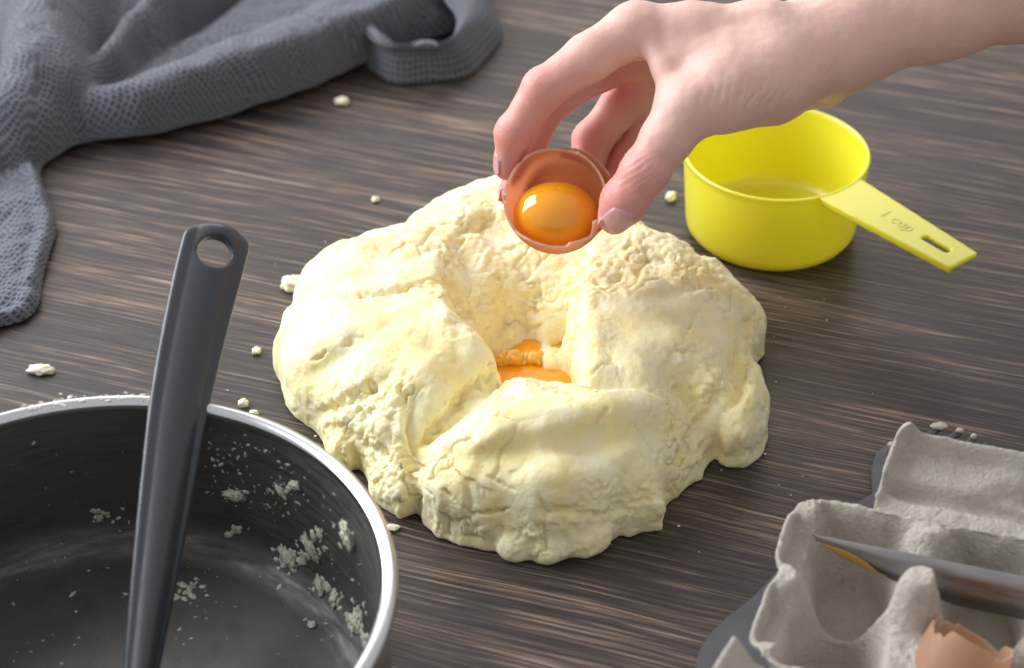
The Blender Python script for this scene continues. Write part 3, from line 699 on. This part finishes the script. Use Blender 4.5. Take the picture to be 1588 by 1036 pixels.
P = np.array(P); F = grid_faces(k, 7); F = F if (normals(P, F)*P).sum() > 0 else F[:, ::-1]; V, F = shell(P, F, .0007)
part('cracked_rim', np_mesh('cracked_rim', V@erot.T+egg_c, F, False), rim_m, egg_root)
V, F = blob_mesh(.0176, .0140, .0148, 5, .014, 1.1, 5)
yo = link('egg_yolk', np_mesh('egg_yolk', V, F), yolk_m); yo.location = H(862, 336, .8735); tag(yo, 'whole glossy orange yolk sitting in the hand-held eggshell', 'egg yolk')
# ================================================================== EGG CARTON
def mat_pulp():
    M = Mat('grey_pulp'); o = M.obj(); n = M.noise(o, 520, 5, .7); n2 = M.noise(o, 70, 3, .6)
    c = M.ramp(n2, [(.3, (.75, .67, .585)), (.7, (.85, .785, .705))]); c = M.mix(M.ramp(n, [(.28, .55), (.42, 0.0)]), c, (.36, .29, .23)); M.color(c)
    M.set(Roughness=.95, Specular_IOR_Level=.1); M.bump(n, .0036, 1.0); return M.m
pulp = mat_pulp()
CA = R(-17); cx_, cy_ = np.array([math.cos(CA), math.sin(CA), 0]), np.array([-math.sin(CA), math.cos(CA), 0])
RIMZ = .043
corner = G(1238, 768, RIMZ)                        # back left corner of the rim
PA, PB, MG = .0490, .0420, .0035
def build_carton():
    ncol, W_, B_ = 3, 3*PA+2*MG, 2*PB+2*MG
    na, nb = 190, 112; a = np.linspace(0, W_, na); b = np.linspace(0, B_, nb); A, B = np.meshgrid(a, b, indexing='ij')
    # squeeze the square grid into a rounded, pinched outline
    z = np.full_like(A, 9.)
    for i in range(ncol):
        for j in range(2):
            da, db = A-(MG+PA*(i+.5)), B-(MG+PB*(j+.5)); r = (np.abs(da/.0190)**2.6+np.abs(db/.0285)**2.6)**(1/2.6)
            post = np.hypot(A-MG-PA*np.round((A-MG)/PA), B-MG-PB*np.round((B-MG)/PB)); zt = .034+.0095*(1-sstep(.003, .013, post))
            z = np.minimum(z, .004+(zt-.004)*sstep(.52, 1.0, r))
    edge = np.minimum(np.minimum(A, W_-A), np.minimum(B, B_-B)); z = np.maximum(z, RIMZ*(1-sstep(.0012, .0085, edge))*.985)
    z = np.maximum(z, np.where(edge > .02, .004+.051*(1-sstep(.0045, .0165, post)), 0)); half = np.where(edge < .014, 1-sstep(.006, .0125, post), 0); z = np.maximum(z, .004+.038*half)
    ca, cb = A-W_/2, B-B_/2; rc = .016
    qa, qb = np.abs(ca)-(W_/2-rc), np.abs(cb)-(B_/2-rc); m = (qa > 0) & (qb > 0); ln = np.maximum(qa, qb)/np.maximum(np.hypot(qa, qb), 1e-9); f = np.where(m, ln, 1)
    A2 = np.where(m, np.sign(ca)*(W_/2-rc+qa*f), ca)+W_/2; B2 = np.where(m, np.sign(cb)*(B_/2-rc+qb*f), cb)+B_/2
    pin = .0032*np.exp(-((B-B_/2)/.007)**2); A2 = A2+pin*(np.exp(-(A/.012)**2)-np.exp(-((W_-A)/.012)**2))
    for i in (1, 2): q = .0028*np.exp(-((A-MG-PA*i)/.008)**2); B2 = B2+q*(np.exp(-(B/.012)**2)-np.exp(-((B_-B)/.012)**2))
    P = np.stack([A2, B2, z], 2).reshape(-1, 3)
    nz = fbm(P*90, 3); P[:, 2] += .0008*nz+.0006*fbm(P*330, 2); P[:, :2] += .0006*np.stack([fbm(P*110+3, 2), fbm(P*110+9, 2)], 1)
    P[:, 2] = np.maximum(P[:, 2], .0055)
    V, F = shell(P, grid_faces(na, nb), .0021)
    org = corner-cy_*B_; org = np.array([org[0], org[1], 0]); org = org-cx_*.002+cy_*.002
    tw = lambda X: org+X[:, :1]*cx_+X[:, 1:2]*cy_+X[:, 2:]*np.array([0, 0, 1])
    root = thing('egg_carton', org, 'open grey moulded pulp egg carton with empty cups in the lower right corner', 'egg carton')
    part('tray', np_mesh('tray', tw(V), F), pulp, root)
    bvt = BVHTree.FromPolygons([Vector(x) for x in tw(V)], [tuple(int(i) for i in f) for f in F])
    # lid: leaning back from the rear rim
    na, nb = 150, 60; lw, lh = W_-.030+.004, .032; a = np.linspace(0, lw, na); b = np.linspace(0, 1, nb); A, B = np.meshgrid(a, b, indexing='ij')
    tilt = R(25); up_ = B*lh
    inset = .0042*B**1.5+.006*np.clip(B-.86, 0, 1)**2*30
    x = .030+A+np.where(A < .03, inset*(1-A/.03), 0)
    bow = .006*np.exp(-((B-.34)/.10)**2)*-1+.0075*sstep(.80, 1.0, B)+.004*np.exp(-((A-.055)/.012)**2)*sstep(.35, .75, B)*(1-sstep(.8, .98, B))
    bow += .006*np.exp(-(A/.0035)**2)*sstep(.05, .3, B)
    bow -= .010*sstep(.018, .05, A-.030*B)*sstep(.38, .55, B)*(1-sstep(.75, .95, B))
    y = B_+up_*math.cos(tilt)-bow*math.sin(tilt)-.002; z = RIMZ-.001+up_*math.sin(tilt)+bow*math.cos(tilt)
    P = np.stack([x, y, z], 2).reshape(-1, 3); P[:, 2] += .0008*fbm(P*90+2, 3)
    F = grid_faces(na, nb); V, F = shell(P, F, .0019); part('lid', np_mesh('lid', tw(V), F), pulp, root)
    # front locking flap
    na, nb = 110, 36; a = np.linspace(0, .105, na); b = np.linspace(0, 1, nb); A, B = np.meshgrid(a, b, indexing='ij')
    x = -.004+A-.006*np.sin(B*math.pi/2)*(1-A/.105); y = -.004-.034*B; z = .043-.008*B+.006*sstep(.75, 1, B)+.012*np.exp(-(A/.006)**2)-.012*np.exp(-((A-.03)/.016)**2)*np.sin(B*math.pi)
    P = np.stack([x, y, z], 2).reshape(-1, 3); P[:, 2] += .0007*fbm(P*90+5, 3)
    V, F = shell(P, grid_faces(na, nb), .0019); part('flap', np_mesh('flap', tw(V), F), pulp, root)
    return tw, bvt, W_, B_
carton_tw, carton_bvh, CW, CB = build_carton()
# broken shell in the front row, second cup
tan_m = mat_shell('tan_eggshell', (.62, .42, .29), (.68, .48, .35))
egg_thing('egg_shell', G(1490, 1032, .032), np.array([.38, .50, .78]), np.array([0, 1, 0.0]), .0158, .030, .0038, 33.0, 'broken empty tan eggshell with jagged rim standing in the egg carton', 'eggshell', front=.30, sm=tan_m)
# ================================================================== KNIFE
def build_knife():
    tip = G(1258, 828, .0435); back = G(1640, 905, .0470); d = back-tip; d /= np.linalg.norm(d)
    wv = G(1500, 912, .036)-G(1500, 874, .045); wv -= d*(wv@d); wv /= np.linalg.norm(wv); nn = np.cross(d, wv)
    n = 60; s = np.linspace(0, .135, n); wd = .0165*np.clip(s/.055, 0, 1)**.62; rows = []
    for i in range(n):
        c = tip+d*s[i]; th = .0007*min(1, s[i]/.02)+.0001
        for q in (0, .33, .66, 1.0):
            rows.append(c+wv*(wd[i]*q)+nn*th*(1-q)*.9)
        for q in (.66, .33, 0): rows.append(c+wv*(wd[i]*q)-nn*th*(1-q)*.9)
    V = np.array(rows); m = 7; F = []
    for i in range(n-1):
        for k in range(m): F.append((i*m+k, i*m+(k+1) % m, (i+1)*m+(k+1) % m, (i+1)*m+k))
    root = thing('knife', tip, 'steel knife with yolk on its tip lying across the egg carton', 'knife')
    part('blade', np_mesh('blade', V, np.array(F), False), mat_steel('knife_steel', (.34, .33, .33), .36), root)
    # handle beyond the frame
    fl = Field((-.06, -.013, -.010), (.06, .013, .010), .0012); D = fl.new(); fl.cone(D, (-.05, 0, 0), .008, (.05, .001, 0), .0085, 0, zs=1.4); Vh, Qh = fl.mesh(D)
    c = tip+d*.188+wv*.008; Wh = c+Vh[:, :1]*d+Vh[:, 1:2]*wv+Vh[:, 2:]*nn
    part('handle', np_mesh('handle', Wh, Qh), Mat('black_plastic').set(Base_Color=(.03, .03, .03, 1), Roughness=.4).m, root)
    # yolk film near the tip
    k = 26; P = []
    sgn = 1 if nn@(CAM-tip) > 0 else -1
    for i in range(k):
        q = i/(k-1); s_ = .003+.026*q; w0 = .0165*(s_/.055)**.62; e_ = math.sin(math.pi*min(1, q*1.15+.02))**.6 if q < .85 else max(0, math.sin(math.pi*min(1, q*1.15+.02)))**.6; hi = w0*.99; lo = hi-w0*(.06+.5*e_*(1-.5*q))
        for r_ in np.linspace(0, 1, 6): P.append(tip+d*s_+wv*(lo+(hi-lo)*r_)+nn*sgn*(.0009*(1-.8*(lo+(hi-lo)*r_)/w0)+.00012+.0002*math.sin(r_*math.pi)))
    P = np.array(P); F = grid_faces(k, 6); F = F if (normals(P, F)@(nn*sgn)).mean() > 0 else F[:, ::-1]; V, F = shell(P, F, .0002)
    part('yolk_smear', np_mesh('yolk_smear', V, F), Mat('yolk_film').set(Base_Color=(.33, .185, .025, 1), Roughness=.1, Coat_Weight=.5).m, root)
build_knife()
# ================================================================== STEEL TOOL UNDER THE CARTON
def build_tool():
    outline = [(1075, 1060), (1083, 1015), (1098, 988), (1125, 962), (1168, 928), (1230, 860), (1300, 800), (1352, 768), (1351, 728), (1358, 706), (1376, 690), (1400, 690), (1560, 740), (1640, 800), (1560, 900), (1420, 960), (1300, 1060), (1220, 1110), (1120, 1110)]
    n = len(outline); P = [G(u, v, .0022) for u, v in outline]
    bm = bmesh.new(); vs = [bm.verts.new(p) for p in P]; f = bm.faces.new(vs); bm.normal_update()
    if f.normal.z < 0: bmesh.ops.reverse_faces(bm, faces=[f])
    r = bmesh.ops.extrude_face_region(bm, geom=[f]); vv = [g for g in r['geom'] if isinstance(g, bmesh.types.BMVert)]
    bmesh.ops.translate(bm, vec=(0, 0, .0014), verts=vv); bmesh.ops.recalc_face_normals(bm, faces=bm.faces)
    bmesh.ops.bevel(bm, geom=[e for e in bm.edges if abs(e.verts[0].co.z-e.verts[1].co.z) < 1e-5], offset=.0005, segments=2, affect='EDGES')
    me = bpy.data.meshes.new('plate'); bm.to_mesh(me); bm.free()
    root = thing('steel_utensil', G(1250, 900, 0), 'flat grey steel tool with dough-smeared prongs tucked under the egg carton', 'kitchen tool')
    tm = mat_steel('grey_steel', (.15, .155, .17), .42); part('plate', me, tm, root)
    fl_ = []
    for a, b in (((1405, 700), (1462, 660)), ((1440, 700), (1492, 668)), ((1475, 710), (1512, 678)), ((1500, 715), (1532, 688))):
        p, q = G(a[0], a[1], .004), G(b[0], b[1], .004); d = q-p; d /= np.linalg.norm(d); s = np.cross(d, (0, 0, 1.0)); V = []
        ring = [(.0016*math.cos(t), .0012*math.sin(t)) for t in np.linspace(0, 2*math.pi, 10, endpoint=False)]
        for k_, sc_ in ((0, 1), (.9, 1), (.97, .8), (1, .3)):
            c = p+(q-p)*k_
            for x, z in ring: V.append(c+s*x*sc_+np.array([0, 0, z*sc_]))
        part('prong', np_mesh('prong', np.array(V), np.array([(i*10+k, i*10+(k+1) % 10, (i+1)*10+(k+1) % 10, (i+1)*10+k) for i in range(3) for k in range(10)])), tm, root)
    for u, v, a, b in ((1457, 661, .0036, .0020), (1488, 668, .0016, .0013), (1510, 677, .0014, .0012), (1383, 690, .0018, .0014)):
        V, F = blob_mesh(a, b, .0014, u, .3, 2, 3); part('dough_smear', np_mesh('dough_smear', V+G(u, v, .0055), F), resid_m, root)
build_tool()
# ================================================================== CRUMBS ON THE TABLE
crumb_m = Mat('crumb_dough').set(Base_Color=(.90, .85, .66, 1), Roughness=.6, Subsurface_Weight=.4, Subsurface_Scale=.002, Subsurface_Radius=(1, .8, .4)).m
for u, v, a, b, c, lab in ((457, 441, .0058, .0042, .0040, 'largest dough crumb, lying against the left edge of the dough ring'),
                           (63, 574, .0058, .0030, .0020, 'flat pale dough flake on the table at far left, behind the pan'),
                           (530, 158, .0036, .0026, .0022, 'dough crumb on the table between the grey towel and the dough'),
                           (582, 310, .0019, .0016, .0014, 'tiny dough crumb on the bare table behind the left of the dough ring'),
                           (1041, 306, .0026, .0028, .0024, 'small dough crumb beside the yellow measuring cup'),
                           (398, 545, .0019, .0019, .0017, 'tiny round dough crumb right of the grey utensil handle'),
                           (378, 626, .0023, .0022, .0018, 'larger of two small dough crumbs beside the pan rim'),
                           (394, 642, .0020, .0015, .0014, 'smaller of two dough crumbs beside the pan rim, nearer the pan'),
                           (608, 819, .0032, .0018, .0010, 'thin translucent white flake on the table between pan and dough')):
    p = G(u, v, c*.6); V, F = blob_mesh(a, b, c, u*.37, .30, 1.6, 4, flat=c*.6)
    lying('dough_crumb', V, F, crumb_m, (p[0], p[1], .0003), lab, 'dough crumb', 'dough crumbs scattered on the table')
bits = []
for k in range(90):
    a = rng.uniform(0, 6.28); rr = rng.uniform(.09, .16); r = .00028*math.exp(rng.normal(0, .45)); V, F = blob_mesh(r*1.3, r, r*.7, k, .3, 2, 1)
    bits.append((V+np.array([math.cos(a)*rr, -.025+math.sin(a)*rr*.85, r*.5]), F))
V, F = join(bits); tag(link('dough_specks', np_mesh('dough_specks', V, F), crumb_m), 'fine dough specks scattered on the table round the dough ring', 'dough specks', None, 'stuff')
# ================================================================== DISH TOWEL
def mat_towel():
    M = Mat('grey_waffle_cloth'); uv = M.n('ShaderNodeTexCoord').outputs['UV']
    wn = M.n('ShaderNodeTexNoise'); wn.inputs['Scale'].default_value = 90; M.l(uv, wn.inputs['Vector']); ws_ = M.n('ShaderNodeVectorMath', operation='SCALE'); ws_.inputs['Scale'].default_value = .0030; M.l(wn.outputs['Color'], ws_.inputs[0]); wa = M.n('ShaderNodeVectorMath', operation='ADD'); M.l(uv, wa.inputs[0]); M.l(ws_.outputs[0], wa.inputs[1])
    sx = M.n('ShaderNodeSeparateXYZ'); M.l(wa.outputs[0], sx.inputs[0]); K = 2*math.pi/.0031
    wx = M.math('SINE', M.math('MULTIPLY', sx.outputs[0], K)); wy = M.math('SINE', M.math('MULTIPLY', sx.outputs[1], K))
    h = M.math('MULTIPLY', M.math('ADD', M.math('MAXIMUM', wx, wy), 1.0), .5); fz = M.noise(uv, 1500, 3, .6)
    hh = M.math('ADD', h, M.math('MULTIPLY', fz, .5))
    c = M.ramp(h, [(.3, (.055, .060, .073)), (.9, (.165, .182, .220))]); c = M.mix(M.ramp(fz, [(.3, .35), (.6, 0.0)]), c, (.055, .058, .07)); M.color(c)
    M.set(Roughness=.95, Specular_IOR_Level=.1, Sheen_Weight=.25, Sheen_Roughness=.5); M.bump(hh, .0012, .8); return M.m
towel_m = mat_towel()
def build_towel():
    lo, hi = np.array([-.36, .115]), np.array([.02, .52]); st = .0013
    xs = np.arange(lo[0], hi[0], st); ys = np.arange(lo[1]-.16, hi[1], st); X, Y = np.meshgrid(xs, ys, indexing='ij')
    Z = np.zeros_like(X)
    def ridge(pts, k=.004):
        nonlocal Z
        best = np.zeros_like(X)
        for a, b in zip(pts[:-1], pts[1:]):
            A, B = G(a[0], a[1], a[2]), G(b[0], b[1], b[2]); d = (B-A)[:2]; L2 = d@d
            t = np.clip(((X-A[0])*d[0]+(Y-A[1])*d[1])/L2, 0, 1); px, py = X-A[0]-t*d[0], Y-A[1]-t*d[1]
            sgn = d[0]*py-d[1]*px; h = a[2]+(b[2]-a[2])*t; wl = a[3]+(b[3]-a[3])*t; wr = a[4]+(b[4]-a[4])*t
            q = np.hypot(px, py)/np.where(sgn > 0, wl, wr); best = np.maximum(best, h*np.sqrt(np.clip(1-q**2.0, 0, 1)))
        Z = np.where((Z > 1e-6) & (best > 1e-6), -smin(-Z, -best, k*np.clip(np.minimum(Z, best)/.006, .02, 1)), np.maximum(Z, best))
    # (u, v, height, width left of travel, width right of travel)
    ridge([(720, -80, .026, .045, .010), (600, -6, .032, .045, .010), (480, 44, .033, .045, .011), (340, 86, .033, .036, .012), (210, 128, .030, .024, .012), (100, 156, .022, .018, .011)][::-1])
    ridge([(400, -150, .040, .022, .022), (240, -20, .038, .014, .012), (165, 66, .034, .012, .010), (120, 118, .026, .012, .010)])
    ridge([(70, -110, .050, .04, .04), (62, -10, .050, .030, .026), (50, 70, .046, .032, .026), (15, 125, .036, .03, .022), (-40, 170, .026, .03, .02)])
    ridge([(-60, 60, .04, .03, .03), (-120, 160, .035, .03, .03)])
    ridge([(620, -90, .020, .04, .03), (430, 0, .019, .035, .03), (290, 80, .018, .03, .025), (150, 140, .016, .02, .016)], .008)
    ridge([(250, -120, .022, .05, .05), (110, 40, .02, .03, .03)], .008)
    ridge([(540, 30, .018, .02, .02), (620, 10, .015, .02, .02), (690, 0, .012, .018, .018)], .006)
    # flat corner hanging toward the viewer on the left
    poly = np.array([G(u, v, .004)[:2] for u, v in ((40, 150), (52, 232), (74, 290), (93, 348), (84, 385), (68, 428), (66, 470), (42, 492), (-60, 520), (-200, 470), (-200, 150))])
    d = np.full(X.shape, 9.); ins = np.zeros(X.shape, bool); m = len(poly); dh = np.full(X.shape, 9.)
    for i in range(m):
        a, b = poly[i], poly[(i+1) % m]; e = b-a; t = np.clip(((X-a[0])*e[0]+(Y-a[1])*e[1])/(e@e), 0, 1)
        q = np.hypot(X-a[0]-t*e[0], Y-a[1]-t*e[1]); d = np.minimum(d, q)
        if i < 8: dh = np.minimum(dh, q)
        c = ((a[1] > Y) != (b[1] > Y)) & (X < (b[0]-a[0])*(Y-a[1])/(b[1]-a[1]+1e-12)+a[0]); ins ^= c
    sd = np.where(ins, d, -d)
    P3 = np.stack([X.ravel(), Y.ravel(), 0*X.ravel()], 1)
    wr = fbm(P3*45, 3).reshape(X.shape); wr2 = perlin(P3*np.array([30, 150, 1])).reshape(X.shape)
    flat = sstep(0, .004, sd)*(.0055+.0028*np.exp(-((dh-.0055)/.0035)**2)-.0016*np.exp(-((dh-.0115)/.0012)**2)+.0012*wr2+.0012*wr)
    Z = np.maximum(Z, np.where(ins, flat, 0))
    Z = Z+np.where(Z > .003, .0022*wr, 0); keep = Z > .0012
    # arc-length cloth coordinates
    zx, zy = np.gradient(Z, st); ux = np.cumsum(np.sqrt(1+zx**2), 0)*st; vy = np.cumsum(np.sqrt(1+zy**2), 1)*st
    ca, sa = math.cos(R(25)), math.sin(R(25)); UU = np.stack([ux*ca-vy*sa, ux*sa+vy*ca], 2).reshape(-1, 2)
    F = grid_faces(*X.shape); kf = keep.ravel()[F].any(1); F = F[kf]
    V = np.stack([X, Y, np.maximum(Z, .0003)], 2).reshape(-1, 3); used = np.unique(F); mp = np.full(len(V), -1); mp[used] = np.arange(len(used))
    V, UU, F = V[used], UU[used], mp[F]
    V = relax(V, F, 4, .5)
    E = np.sort(np.concatenate([np.stack([F[:, k], F[:, (k+1) % 4]], 1) for k in range(4)]), 1); E, cnt = np.unique(E, axis=0, return_counts=True); E = E[cnt == 1]
    for _ in range(40):
        S = np.zeros_like(V); c = np.zeros(len(V))
        for p, q in ((0, 1), (1, 0)): np.add.at(S, E[:, p], V[E[:, q]]); np.add.at(c, E[:, p], 1)
        bnd = c > 0; V[bnd] = .4*V[bnd]+.6*S[bnd]/c[bnd][:, None]
    # the curled end on the right: a standing strip bent into a loop
    path = [(590, 62, .0), (570, 80, .0), (566, 106, .1), (600, 128, .25), (650, 133, .3), (700, 127, .45), (745, 108, .9), (772, 72, 1.6), (776, 34, 2.0), (756, 2, 2.0), (715, -16, 1.6), (665, -16, .8)]
    C = np.array([np.append(G(u, v, 0)[:2], l) for u, v, l in path]); pts = []
    for i in range(len(C)-1):
        p0, p1, p2, p3 = C[max(i-1, 0)], C[i], C[i+1], C[min(i+2, len(C)-1)]
        for t in np.linspace(0, 1, 14, endpoint=False): pts.append(.5*((2*p1)+(p2-p0)*t+(2*p0-5*p1+4*p2-p3)*t*t+(3*p1-p0-3*p2+p3)*t**3))
    C = np.array(pts); tg = np.gradient(C[:, :2], axis=0); tg /= np.linalg.norm(tg, axis=1)[:, None]; inn = np.stack([-tg[:, 1], tg[:, 0]], 1)
    arc = np.concatenate([[0], np.cumsum(np.linalg.norm(np.diff(C[:, :2], axis=0), axis=1))]); nb = 34; SV, SU = [], []
    for i in range(len(C)):
        for b in np.linspace(0, 1, nb):
            ph = b*math.pi*.62; ln = C[i, 2]; hgt = .0215*math.sin(min(ph, math.pi/2))-.006*max(0, b-.8)*5*.4; off = .003*math.sin(b*3)+.016*ln*b**1.8
            w_ = .0012*math.sin(i*.23+b*2)
            SV.append((*(C[i, :2]+inn[i]*(off+w_)), .001+max(hgt, 0))); SU.append((arc[i]+3, b*.034))
    SV = np.array(SV); SF = grid_faces(len(C), nb); V2, F2 = shell(SV, SF, .0028); SU = np.array(SU+SU)
    Vt, Ft = join([(V, F), (V2, F2)]); Ut = np.concatenate([UU, SU])
    base = np.array([-.2, .3, 0]); me = np_mesh('dish_towel', Vt-base, Ft); uvl = me.uv_layers.new(name='UVMap')
    li = np.zeros(len(me.loops), np.int32); me.loops.foreach_get('vertex_index', li); uvl.data.foreach_set('uv', Ut[li].astype(np.float32).ravel())
    o = link('dish_towel', me, towel_m); o.location = base; tag(o, 'crumpled blue-grey waffle-weave dish towel on the table at upper left', 'towel')
build_towel()
